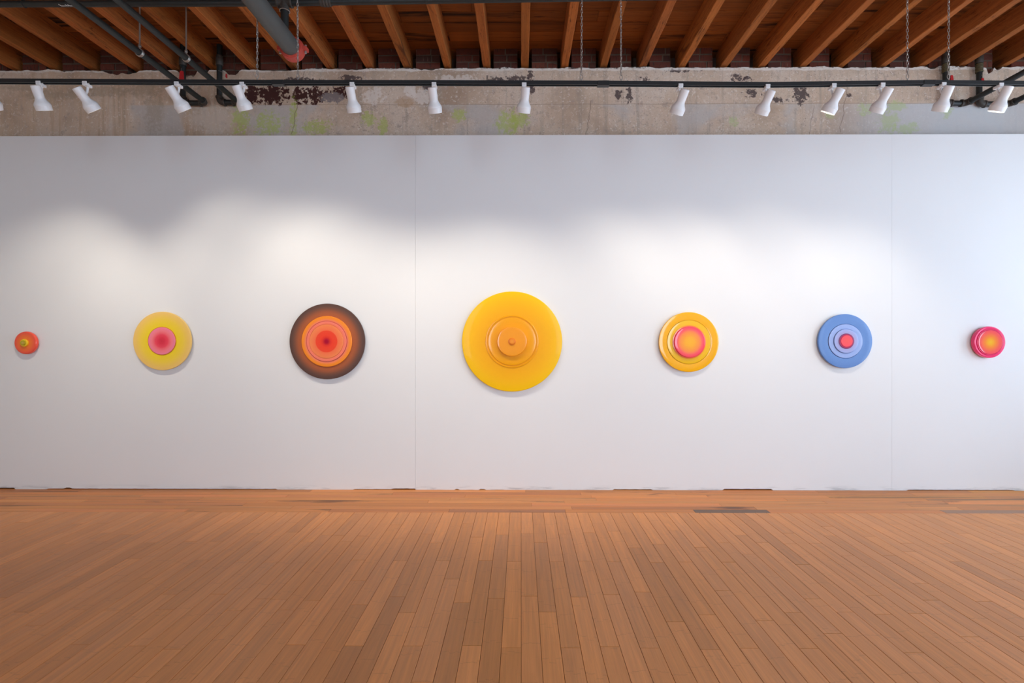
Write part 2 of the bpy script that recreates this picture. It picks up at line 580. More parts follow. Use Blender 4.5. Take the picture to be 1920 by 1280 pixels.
for c in range(c0, c1):
    if c in known: ph = known[c]
    else:
        opts = [2.95, 3.42, 3.72, 3.15, 3.56]
        opts = [o for o in opts if abs(o - prev) > 0.1]
        ph = rp.choice(opts) + rp.uniform(-0.04, 0.04)
    prev = ph
    y = ph - PL * 12
    while y < BORDER_Y - 0.06:
        a, b = max(y, YR), min(y + PL, BORDER_Y)
        if BORDER_Y - b <= 0.06: b = BORDER_Y
        if b - a > 0.06:
            t = rp.gauss(1.0, 0.055)
            for (tc, ty), tv in tones.items():
                if tc == c and abs((a + b) / 2 - ty) < 0.2: t = tv
            hue = rp.uniform(-0.05, 0.05)
            col = lin(PLANK_RGB)
            col = (min(1, col[0] * t * (1 - hue * 0.3)), col[1] * t, col[2] * t * (1 + hue * 1.4), 1)
            cells.append((c, a, b, col))
        y += PL


def shown(c, a, b):
    x = (c + 0.5) * PW
    s = 0
    for t in (0.05, 0.5, 0.95):
        yy = a + (b - a) * t
        if yy > 2.1 and abs(x + 0.02) < yy * 1.03: s += 1.0 / yy
    return s


order = sorted(range(len(cells)), key=lambda i: -shown(*cells[i][:3]))
single = set(i for i in order[:300] if shown(*cells[i][:3]) > 0)
fv, ff, fc = [], [], []
for i, (c, a, b, col) in enumerate(cells):
    x = (c + 0.5) * PW
    if i in single:
        o = inst('plank', plank_me, floor, (x, (a + b) / 2, rp.uniform(-0.0004, 0.0004)), (1, (b - a) / PL, 1))
        o.color = col
    else:
        bv, bf = cbox(x - PW / 2 + 0.0006, x + PW / 2 - 0.0006, a + 0.0006, b - 0.0006, -0.013, 0.0, 0.0011)
        n = len(fv)
        fv += bv; ff += [tuple(k + n for k in q) for q in bf]
        fc += [col] * len(bv)
field = make('plank_field', (fv, ff), MAT_PLANK_FAR, floor)
at = field.data.color_attributes.new('Col', 'FLOAT_COLOR', 'POINT')
for i, c in enumerate(fc): at.data[i].color = c
field['kind'] = 'stuff'

# older strip boards that run along the wall
RW = (PLASTER_Y - 0.02 - BORDER_Y) / 9.5
V, Fq = cbox(-0.5, 0.5, -RW / 2 + 0.0011, RW / 2 - 0.0011, -0.013, 0.0, 0.0012)
border_me = bpy.data.meshes.new('border_board')
border_me.from_pydata([tuple(v) for v in V], [], Fq)
border_me.materials.append(MAT_BORDER)
rb = random.Random(21)
for row in range(9):
    yc = BORDER_Y + (row + 0.5) * RW
    if row == 0:
        cuts = [XL] + [P(x, 955, yc).x for x in (60, 350, 618, 842, 1060, 1302, 1441, 1768)] + [XR]
    else:
        cuts = [XL]
        while cuts[-1] < XR - 0.9: cuts.append(cuts[-1] + rb.uniform(0.8, 2.6))
        cuts[-1] = XR
    for k, (a, b) in enumerate(zip(cuts, cuts[1:])):
        t = rb.gauss(1.0, 0.1)
        col = lin((204, 132, 74))
        col = [col[0] * t, col[1] * t * rb.uniform(0.93, 1.06), col[2] * t * rb.uniform(0.85, 1.1), 1]
        if row == 0 and k == 6: col = list(lin((112, 88, 72)))
        if row == 0 and k == 4: col = list(lin((172, 112, 74)))
        if row == 0 and k == 8: col = list(lin((158, 118, 92)))
        o = inst('border_board', border_me, floor, ((a + b) / 2, yc, 0.0), (b - a - 0.0012, 1, 1))
        o.color = col

# ------------------------------------------------------------------ white gallery wall
MAT_WALL = mat_wall()
wall_back = make('wall_back', box(XL, XR, WALL_Y + 0.018, PLASTER_Y + 0.02, 0.012, WALL_TOP - 0.002), MAT_STUD)
tag(wall_back, 'tall smooth white gallery wall standing in front of old plaster', kind='structure')
gaps = [(-90, 26, 0.013), (88, 150, 0.006), (122, 134, 0.016), (150, 520, 0.006), (283, 285, 0.014), (664, 740, 0.006), (736, 779, 0.011),
        (1150, 1224, 0.008), (1356, 1449, 0.013), (1700, 1900, 0.006), (900, 912, 0.008), (852, 862, 0.009)]
gapx = [(P(a, 918, WALL_Y).x, P(b, 918, WALL_Y).x, g) for a, b, g in gaps]
seams = [XL, P(779, 640, WALL_Y).x, P(1672, 640, WALL_Y).x, XR]
for a, b in zip(seams, seams[1:]):
    x0, x1 = a + 0.0007, b - 0.0007
    n = int((x1 - x0) / 0.02)
    vv, fq = [], []
    for i in range(n + 1):
        x = x0 + (x1 - x0) * i / n
        zb = -0.002 + 0.006 * max(0, noise.noise((x * 7, 3.1, 0)) + 0.25 * noise.noise((x * 31, 9, 1)))
        for ga, gb, g in gapx:
            if ga < x < gb: zb = g + 0.002 * noise.noise((x * 20, 5, 2))
        vv += [(x, WALL_Y, zb), (x, WALL_Y, WALL_TOP), (x, WALL_Y + 0.018, WALL_TOP), (x, WALL_Y + 0.018, zb)]
    for i in range(n):
        p, q = i * 4, i * 4 + 4
        fq += [(p, q, q + 1, p + 1), (p + 1, q + 1, q + 2, p + 2), (p + 2, q + 2, q + 3, p + 3), (p + 3, q + 3, q, p)]
    fq += [(0, 1, 2, 3), (n * 4 + 3, n * 4 + 2, n * 4 + 1, n * 4)]
    make('wall_panel', (vv, fq), MAT_WALL, wall_back)

# ------------------------------------------------------------------ masonry wall above: plaster coat, bricks, joist pockets
JPX = [-196, -122, -53, 20, 95, 167, 248, 322, 396, 469, 547, 616, 691, 762, 838, 912, 984, 1059, 1132, 1206, 1280, 1359, 1430, 1508, 1580,
       1659, 1732, 1806, 1888, 1962, 2036, 2110]
JX = [P(x, 123, PLASTER_Y).x for x in JPX]
JX = [x for x in JX if XL + 0.06 < x < XR - 0.06]
JW = 0.070
POCK = 0.104
wall_upper = make('wall_upper', join(box(XL - 0.2, XR + 0.2, 5.42, 5.55, -0.1, 4.7),
                                     box(XL - 0.2, XR + 0.2, PLASTER_Y + 0.022, 5.42, -0.1, 4.19)), MAT_MASONRY)
tag(wall_upper, 'old masonry wall with crumbling plaster and red brick under the joists', kind='structure')
mortar = plain('mortar', (92, 80, 68), 0.95, var=0.35, scale=22, bump=0.6)
edges = [XL]
for x in JX: edges += [x - (0.115 if x > 1.2 else 0.075), x + (0.09 if x < -0.4 else 0.072)]
edges.append(XR)
bays = [(a, b) for a, b in zip(edges[::2], edges[1::2]) if b - a > 0.03]
MAT_BRICK = mat_brick()
brick_meshes = []
for k in range(5):
    rr = random.Random(k)
    V, Fq = cbox(-0.5, 0.5, 0.0, 0.09, -0.031, 0.031, 0.004)
    V = [v + Vector((0, rr.uniform(0, 0.005), rr.uniform(-0.002, 0.002))) for v in V]
    me = bpy.data.meshes.new('brick')
    me.from_pydata([tuple(v) for v in V], [], Fq)
    me.materials.append(MAT_BRICK)
    brick_meshes.append(me)
rk = random.Random(8)
mort = []
for a, b in bays:
    mort.append(box(a, b, BRICK_Y + 0.012, 5.42, 4.16, 4.60))
make('mortar_bed', join(*mort), mortar, wall_upper)
for ci in range(5):
    zc = 4.208 + ci * 0.0735
    for a, b in bays:
        x = a + rk.uniform(-0.1, 0.0)
        while x < b - 0.02:
            e = x + 0.205
            p, q = max(x, a), min(e, b)
            if b - q < 0.05: q = b
            if q - p > 0.035 and abs(p) < 6.3:
                inst('brick', rk.choice(brick_meshes), wall_upper,
                     ((p + q) / 2, BRICK_Y + rk.uniform(0, 0.008), zc + rk.uniform(-0.003, 0.003)), (q - p, 1, 1),
                     (0, rk.uniform(-0.012, 0.012), 0))
            if q == b: break
            x = e + 0.012

# plaster coat with its ragged top
MAT_PLASTER = mat_plaster()
vv, fq = [], []
NX, NZ = 620, 24
zb = WALL_TOP - 0.12
hollows = [(190, 262, 9), (330, 372, 16), (372, 392, 8), (420, 450, 12), (110, 140, 4), (1740, 1760, 5), (1850, 1866, 12), (1866, 1880, 7), (640, 690, 4), (780, 826, 4)]
hx = [(P(a, 124, PLASTER_Y).x, P(b, 124, PLASTER_Y).x, d / 184.6) for a, b, d in hollows]
for i in range(NX + 1):
    x = XL + (XR - XL) * i / NX
    zt = 4.243 + 0.016 * noise.noise((x * 2.2, 0, 7)) + 0.012 * noise.noise((x * 9, 1, 3)) + 0.006 * noise.noise((x * 33, 2, 1))
    zt -= 0.012 * (1 if x < -2.2 else 0)
    for a, b, d in hx:
        t = (x - a) / (b - a)
        if 0 < t < 1: zt -= d * min(1, 4 * min(t, 1 - t)) * (0.8 + 0.4 * noise.noise((x * 20, 4, 4)))
    for j in range(NZ + 1):
        t = j / NZ
        z = zb + (zt - zb) * t
        y = PLASTER_Y + 0.004 * noise.noise((x * 1.5, z * 1.5, 0)) + 0.0015 * noise.noise((x * 12, z * 12, 5))
        if j == NZ: y += 0.006
        vv.append((x, y, z))
    vv.append((x, PLASTER_Y + 0.06, zt + 0.004 * noise.noise((x * 25, 8, 8)) + 0.004))
for i in range(NX):
    for j in range(NZ + 1):
        p = i * (NZ + 2) + j
        q = p + NZ + 2
        fq.append((p, q, q + 1, p + 1))
make('plaster_coat', (vv, fq), MAT_PLASTER, wall_upper, smooth=True)

# ------------------------------------------------------------------ ceiling: deck boards on joists
ceiling = make('ceiling', box(XL - 0.2, XR + 0.2, YR - 0.2, 5.5, DECK_Z + 0.024, DECK_Z + 0.14), MAT_STUD)
tag(ceiling, 'open ceiling of rough brown timber joists under a board deck', kind='structure')
rj = random.Random(3)
jmeshes = []
for k in range(4):
    ny = 60
    vv, fq = [], []
    y0, y1 = YR - 0.1, 5.34
    prof = [(-JW / 2, DECK_Z), (-JW / 2, JOIST_Z + 0.004), (-JW / 2 + 0.004, JOIST_Z), (JW / 2 - 0.004, JOIST_Z), (JW / 2, JOIST_Z + 0.004), (JW / 2, DECK_Z)]
    for i in range(ny + 1):
        y = y0 + (y1 - y0) * (1 - (1 - i / ny) ** 1.6)
        for m_, (px, pz) in enumerate(prof):
            dz = dx = 0
            if 0 < m_ < 5:
                dz = 0.004 * noise.noise((y * 5, k * 7.3 + m_ * 0.6, 0))
                dx = 0.0035 * noise.noise((y * 6, k * 5.1 + m_ * 0.9, 4))
            vv.append((px + dx, y, pz + dz))
    for i in range(ny):
        for m_ in range(5):
            p = i * 6 + m_
            fq.append((p, p + 1, p + 7, p + 6))
    fq += [tuple(range(6)), tuple(reversed(range(ny * 6, ny * 6 + 6)))]
    me = bpy.data.meshes.new('joist')
    me.from_pydata(vv, [], fq)
    me.materials.append(MAT_JOIST)
    jmeshes.append(me)
for x in JX:
    o = inst('joist', rj.choice(jmeshes), ceiling, (x, 0, 0), (rj.uniform(0.95, 1.1), 1, 1))
    t = rj.uniform(0.85, 1.12)
    c = lin((170, 101, 50))
    o.color = (c[0] * t, c[1] * t * rj.uniform(0.94, 1.03), c[2] * t * rj.uniform(0.85, 1.1), 1)

DW = 0.156
V, Fq = cbox(-0.5, 0.5, -DW / 2 + 0.0015, DW / 2 - 0.0015, 0.0, 0.024, 0.003)
deck_me = bpy.data.meshes.new('deck_board')
deck_me.from_pydata([tuple(v) for v in V], [], Fq)
deck_me.materials.append(MAT_DECK)
dv, df, dc = [], [], []
nrow = int((5.42 - YR) / DW) + 1
for r in range(nrow):
    yc = 5.42 - (r + 0.5) * DW
    x = XL
    while x < XR - 0.01:
        e = min(XR, x + rj.uniform(1.6, 3.6))
        if XR - e < 0.6: e = XR
        t = rj.uniform(0.8, 1.15)
        c = lin((144, 85, 37))
        c = (c[0] * t, c[1] * t, c[2] * t, 1)
        dz = rj.uniform(0, 0.003)
        if yc > 3.7:
            o = inst('deck_board', deck_me, ceiling, ((x + e) / 2, yc, DECK_Z + dz), (e - x - 0.002, 1, 1))
            o.color = c
        else:
            bv, bf = box(x + 0.001, e - 0.001, yc - DW / 2 + 0.0015, yc + DW / 2 - 0.0015, DECK_Z + dz, DECK_Z + 0.024)
            n = len(dv)
            dv += bv; df += [tuple(k + n for k in q) for q in bf]; dc += [c] * len(bv)
        x = e
dk = make('deck_field', (dv, df), MAT_DECK_FAR, ceiling)
at = dk.data.color_attributes.new('Col', 'FLOAT_COLOR', 'POINT')
for i, c in enumerate(dc): at.data[i].color = c
dk['kind'] = 'stuff'


# ------------------------------------------------------------------ the room behind and beside the camera, with its windows
def wall_open(name, axis, at_, thick, lo, hi, top, opens, label, mat=None):
    """wall in the plane axis=at_, from lo to hi, with window openings (a, b, z0, z1)"""
    parts = []

    def slab(a, b, z0, z1):
        if b - a < 1e-4 or z1 - z0 < 1e-4: return
        t0, t1 = sorted((at_, at_ + thick))
        parts.append(box(t0, t1, a, b, z0, z1) if axis == 'x' else box(a, b, t0, t1, z0, z1))
    cur = lo
    for a, b, z0, z1 in sorted(opens):
        slab(cur, a, -0.1, top)
        slab(a, b, -0.1, z0); slab(a, b, z1, top)
        cur = b
    slab(cur, hi, -0.1, top)
    w = make(name, join(*parts), mat or MAT_ROOM)
    tag(w, label, kind='structure')
    return w


wn_ = [0]


def window(axis, at_, thick, a, b, z0, z1, label):
    wn_[0] += 1
    t0, t1 = at_ + thick * 0.4, at_ + thick * 0.65
    t0, t1 = sorted((t0, t1))
    bars = []

    def bar(p, q, r, s):
        bars.append(box(t0, t1, p, q, r, s) if axis == 'x' else box(p, q, t0, t1, r, s))
    w = 0.06
    bar(a, a + w, z0, z1); bar(b - w, b, z0, z1)
    bar(a + w, b - w, z0, z0 + w); bar(a + w, b - w, z1 - w, z1)
    bar(a + w, b - w, (z0 + z1) / 2 - 0.03, (z0 + z1) / 2 + 0.03)
    bar((a + b) / 2 - 0.018, (a + b) / 2 + 0.018, z0 + w, (z0 + z1) / 2 - 0.03)
    bar((a + b) / 2 - 0.018, (a + b) / 2 + 0.018, (z0 + z1) / 2 + 0.03, z1 - w)
    o = make('window_%d' % wn_[0], join(*bars), MAT_FRAME)
    tag(o, label, kind='structure')
    # daylight enters here: a portal only guides the sampling of the sky
    pname = 'window_right_offscreen' if axis == 'x' else 'window_rear_offscreen'
    ld = bpy.data.lights.new(pname, 'AREA')
    ld.shape = 'RECTANGLE'
    ld.size = b - a; ld.size_y = z1 - z0
    ld.cycles.is_portal = True
    lo_ = bpy.data.objects.new(pname, ld)
    COL.objects.link(lo_)
    mid = ((a + b) / 2, (z0 + z1) / 2)
    if axis == 'x':
        lo_.location = (at_ + thick * 0.8, mid[0], mid[1])
        d = Vector((-1 if thick > 0 else 1, 0, 0))
    else:
        lo_.location = (mid[0], at_ + thick * 0.8, mid[1])
        d = Vector((0, -1 if thick > 0 else 1, 0))
    lo_.rotation_euler = d.to_track_quat('-Z', 'Y').to_euler()
    lo_.parent = o


RIGHT_WIN = [(3.5, 4.35, 0.8, 3.6), (0.85, 2.6, 0.6, 3.8), (-3.6, -1.4, 0.6, 3.8)]
REAR_WIN = [(-3.0, -1.6, 0.7, 3.6), (1.5, 3.9, 0.7, 3.6)]
wall_open('wall_right', 'x', XR, 0.25, YR - 0.2, 5.55, DECK_Z + 0.1, RIGHT_WIN, 'pale painted side wall with tall windows')
wall_open('wall_left', 'x', XL, -0.25, YR - 0.2, 5.55, DECK_Z + 0.1, [], 'cream painted side wall without windows', MAT_CREAM)
wall_open('wall_rear', 'y', YR, -0.25, XL - 0.2, XR + 0.2, DECK_Z + 0.1, REAR_WIN, 'pale painted street side wall with tall windows')
for a, b, z0, z1 in RIGHT_WIN: window('x', XR, 0.25, a, b, z0, z1, 'tall white sash window in the side wall')
for a, b, z0, z1 in REAR_WIN: window('y', YR, -0.25, a, b, z0, z1, 'tall white sash window in the street side wall')

# ------------------------------------------------------------------ lighting track
TH = 0.028
track_pts = [[(-150, 152), (522, 155.2)], [(522, 155.2), (800, 155.6), (1131, 156.8)], [(1131, 156.8), (1440, 159.2), (1740, 155.4)],
             [(1740, 155.4), (2060, 158.5)]]
tlabels = ['black track rail ending beside the thick grey pipe', 'black track rail above the big all-yellow disc',
           'black track rail above the blue disc', 'black track rail above the small pink disc']


def track_z(x):
    for seg in track_pts:
        for (a, ya), (b, yb) in zip(seg, seg[1:]):
            if a <= x <= b:
                return P(x, ya + (yb - ya) * (x - a) / (b - a), TRACK_Y).z
    return P(x, 156, TRACK_Y).z


for si, seg in enumerate(track_pts):
    pts = [P(x, y, TRACK_Y) for x, y in seg]
    root = empty('track_rail', ((pts[0] + pts[-1]) / 2) + Vector((0, 0, -TH / 2)))
    tag(root, tlabels[si], 'track rail', 'black lighting track rails')
    vv, fq = [], []
    hw = 0.0175
    sec = [(-hw, -TH / 2), (-hw, TH / 2), (hw, TH / 2), (hw, -TH / 2), (0.009, -TH / 2), (0.009, -TH / 2 + 0.012), (-0.009, -TH / 2 + 0.012), (-0.009, -TH / 2)]
    for p in pts:
        for dy, dz in sec: vv.append((p.x, p.y + dy, p.z + dz))
    ns = len(sec)
    for i in range(len(pts) - 1):
        for k in range(ns):
            k2 = (k + 1) % ns
            fq.append((i * ns + k, i * ns + k2, i * ns + ns + k2, i * ns + ns + k))
    fq += [tuple(range(ns)), tuple(reversed(range((len(pts) - 1) * ns, len(pts) * ns)))]
    make('rail', (vv, fq), MAT_TRACK, root)
    if si < 3:
        e = pts[-1]
        make('joining_cover', cbox(e.x - 0.044, e.x + 0.044, e.y - 0.021, e.y + 0.021, e.z - TH / 2 - 0.006, e.z + TH / 2 + 0.001, 0.002), MAT_TRACK, root)

# ------------------------------------------------------------------ chains that carry the track
chain_px = [482, 558.5, 1090, 1164.5, 1701.5, 1778.5]
chain_lab = ['steel chain passing behind the thick grey pipe down to the track', 'steel chain hanging in front of the red pipe coupling',
             'steel chain holding the track between two joists, nearer the all-yellow disc', 'steel chain holding the track just past its rail joint, towards the orange-rimmed disc',
             'steel chain holding the track just before its last rail joint', 'steel chain hanging in front of a riser pipe with a red tag']
for ci, cx in enumerate(chain_px):
    zt = track_z(cx) + TH / 2
    x = P(cx, 150, TRACK_Y).x
    top = DECK_Z + 0.002
    if min(abs(x - j) for j in JX) < JW / 2 + 0.012: top = JOIST_Z + 0.006
    root = empty('hanging_chain', (x, TRACK_Y, zt))
    tag(root, chain_lab[ci], 'chain', 'chains holding the lighting track')
    parts = []
    z = zt + 0.062
    pitch, k = 0.0245, 0
    sway = random.Random(ci).uniform(-0.006, 0.006)
    while z < top - 0.004:
        L, W, r = 0.031, 0.0165, 0.0027
        ax = Vector((1, 0, 0)) if k % 2 == 0 else Vector((0, 1, 0))
        ax = Quaternion((0, 0, 1), 0.5 + 0.05 * k) @ ax
        ring = []
        for q in range(12):
            a = 2 * math.pi * q / 12
            sx, sz = math.cos(a), math.sin(a)
            ring.append(Vector((x + sway * (z - zt), TRACK_Y, z)) + ax * (W / 2 - r) * sx + Vector((0, 0, 1)) * ((L - W) / 2 * (1 if sz > 0.01 else -1 if sz < -0.01 else 0) + (W / 2 - r) * sz))
        parts.append(sweep(ring, r, 5, closed=True))
        z += pitch; k += 1
    make('links', join(*parts), MAT_GALV, root, smooth=True)
    hk = [Vector((x, TRACK_Y, zt - 0.004)), Vector((x, TRACK_Y, zt + 0.02))]
    hook = join(sweep(hk, 0.004, 8),
                sweep([Vector((x + 0.010 * math.sin(a), TRACK_Y, zt + 0.034 + 0.017 * -math.cos(a))) for a in [2 * math.pi * q / 14 for q in range(14)]], 0.0028, 6, closed=True))
    make('quick_link', hook, MAT_GALV, root, smooth=True)

# ------------------------------------------------------------------ track lamps
emit = M('lamp_glow')
emit.set(Base_Color=(1, 1, 1, 1), Emission_Color=(1.0, 0.93, 0.8, 1), Emission_Strength=9.0)
MAT_EMIT = emit.m
MAT_INNER = plain('lamp_reflector', (235, 233, 228), 0.3, var=0.01)
heads = [  # adapter x, neck top (x, y), mouth (x, y), extra depth of the mouth beyond the neck top
    (-24, (-20, 160), (-11, 199), 0.082, 'white track lamp nearest the rail end, by the small orange disc'),
    (76, (66, 160), (82.5, 204), 0.078, 'white track lamp tipped slightly, on the rail beside a more tilted one'),
    (162.5, (143, 164), (175, 205), 0.109, 'white track lamp tilted strongly, on the rail beside a less tipped one'),
    (334, (316.5, 162), (345.5, 206), 0.109, 'white track lamp hanging where a diagonal black pipe meets the plaster'),
    (456, (442.5, 159.5), (460, 203), 0.097, 'white track lamp beside the dark bare patch of plaster'),
    (661.5, (655.5, 162.5), (664.5, 208.5), 0.092, 'white track lamp past the dark bare patch, above the brown disc'),
    (814.5, (810, 163.5), (816, 209), 0.095, 'white track lamp between the brown disc and the all-yellow disc'),
    (982.8, (986, 163), (981.5, 208.5), 0.092, 'white track lamp right above the big all-yellow disc'),
    (1275, (1285, 167), (1268.5, 211.5), 0.10, 'white track lamp beside the orange-rimmed disc, standing alone'),
    (1437.5, (1447, 168.7), (1428, 211), 0.10, 'white track lamp midway between the orange-rimmed and the blue disc'),
    (1561, (1577, 166), (1553.5, 208.5), 0.082, 'white track lamp above the blue disc with its lit opening showing'),
    (1652, (1668, 164), (1643.5, 208), 0.106, 'white track lamp past the blue disc, turned so its opening is hidden'),
    (1766, (1781, 160), (1762, 206.5), 0.098, 'white track lamp in front of the riser pipe with a red tag'),
    (1873, (1891.6, 161.5), (1868.6, 206.5), 0.078, 'white track lamp crossing the diagonal pipe near the small pink disc'),
]
HL = 0.186
LAMP_K = [1.7, 1.15, 0.95, 0.9, 1.0, 1.0, 1.0, 1.0, 1.0, 0.85, 0.75, 0.7, 0.7, 0.7]   # beam strength per lamp, tuned for the brightness on the wall
NECK_Y = TRACK_Y - 0.054      # the neck clears the front of the rail
for hi, (ax_, tp, mo, dY, lab) in enumerate(heads):
    tz = track_z(ax_)
    a0 = P(ax_, 156, TRACK_Y)
    root = empty('track_lamp', (a0.x, TRACK_Y, tz - TH / 2))
    tag(root, lab, 'track lamp', 'white lamps on the lighting track')
    top = P(tp[0], tp[1], NECK_Y)
    mouth = P(mo[0], mo[1], NECK_Y + dY * 0.86)
    d = (mouth - top).normalized()
    S = (mouth - top).length / HL
    S = 0.5 * S + 0.5
    prof = [(0.0, 0.0), (0.031, 0.0), (0.034, 0.003), (0.034, 0.05), (0.033, 0.088), (0.0345, 0.098), (0.040, 0.112), (0.050, 0.127), (0.0555, 0.138),
            (0.0565, 0.146), (0.0545, 0.186), (0.0525, 0.186), (0.052, 0.146), (0.046, 0.130), (0.030, 0.110), (0.0, 0.108)]
    body = make('housing', lathe([(r * S, h * S) for r, h in prof[:11]] + [(0.0525 * S, 0.186 * S)], top, d, 40), MAT_LAMP, root, smooth=True)
    make('reflector', lathe([(r * S, h * S) for r, h in reversed(prof[11:])], top, d, 40), MAT_INNER, root, smooth=True)
    make('bulb_face', lathe([(0.0, 0.150 * S), (0.030 * S, 0.149 * S), (0.044 * S, 0.144 * S), (0.046 * S, 0.138 * S), (0.0, 0.134 * S)], top, d, 32), MAT_EMIT, root, smooth=True)
    make('rim_band', lathe([(0.0566 * S, 0.1452 * S), (0.0574 * S, 0.1465 * S), (0.0574 * S, 0.149 * S), (0.0564 * S, 0.150 * S)], top, d, 40), MAT_LAMP, root, smooth=True)
    zt = tz - TH / 2
    # saddle: body under the rail, a cheek in front of it and a stem in its slot
    ad = join(cbox(a0.x - 0.017, a0.x + 0.017, TRACK_Y - 0.024, TRACK_Y + 0.034, zt - 0.020, zt + 0.0003, 0.003),
              cbox(a0.x - 0.017, a0.x + 0.017, TRACK_Y - 0.024, TRACK_Y - 0.0174, zt - 0.006, zt + 0.010, 0.0015),
              box(a0.x - 0.014, a0.x + 0.014, TRACK_Y - 0.007, TRACK_Y + 0.007, zt - 0.004, zt + 0.011))
    make('track_adapter', ad, MAT_LAMP, root)
    piv = top + d * 0.062 * S
    p0 = Vector((a0.x, TRACK_Y + 0.008, zt - 0.016))
    side = (p0 - piv); side -= d * side.dot(d)
    side = side.normalized() if side.length > 1e-5 else Vector((0, 1, 0))
    pe = piv + side * 0.028 * S
    make('pivot_arm', sweep(arc(p0, Vector((p0.x, p0.y + 0.006, p0.z - 0.03)), pe, 6), 0.0085, 10), MAT_LAMP, root, smooth=True)
    ld = bpy.data.lights.new('lamp_beam', 'SPOT')
    ld.energy = SPOT_W * LAMP_K[hi]
    ld.color = SPOT_COL
    ld.spot_size = math.radians(84)
    ld.spot_blend = 1.0
    ld.shadow_soft_size = 0.028
    lo_ = bpy.data.objects.new('lamp_beam' if mo[0] > 0 else 'lamp_beam_offscreen', ld)
    COL.objects.link(lo_)
    lo_.parent = root
    lo_.location = top + d * (0.186 * S + 0.004) - wloc(root)
    lo_.rotation_euler = d.to_track_quat('-Z', 'Y').to_euler()


# ------------------------------------------------------------------ sprinkler pipes
def ring(c, axis, r, w):
    axis = Vector(axis).normalized()
    return lathe([(0.0, -w / 2), (r * 0.94, -w / 2), (r, -w / 2 + 0.003), (r, w / 2 - 0.003), (r * 0.94, w / 2), (0.0, w / 2)], Vector(c), axis, 20)


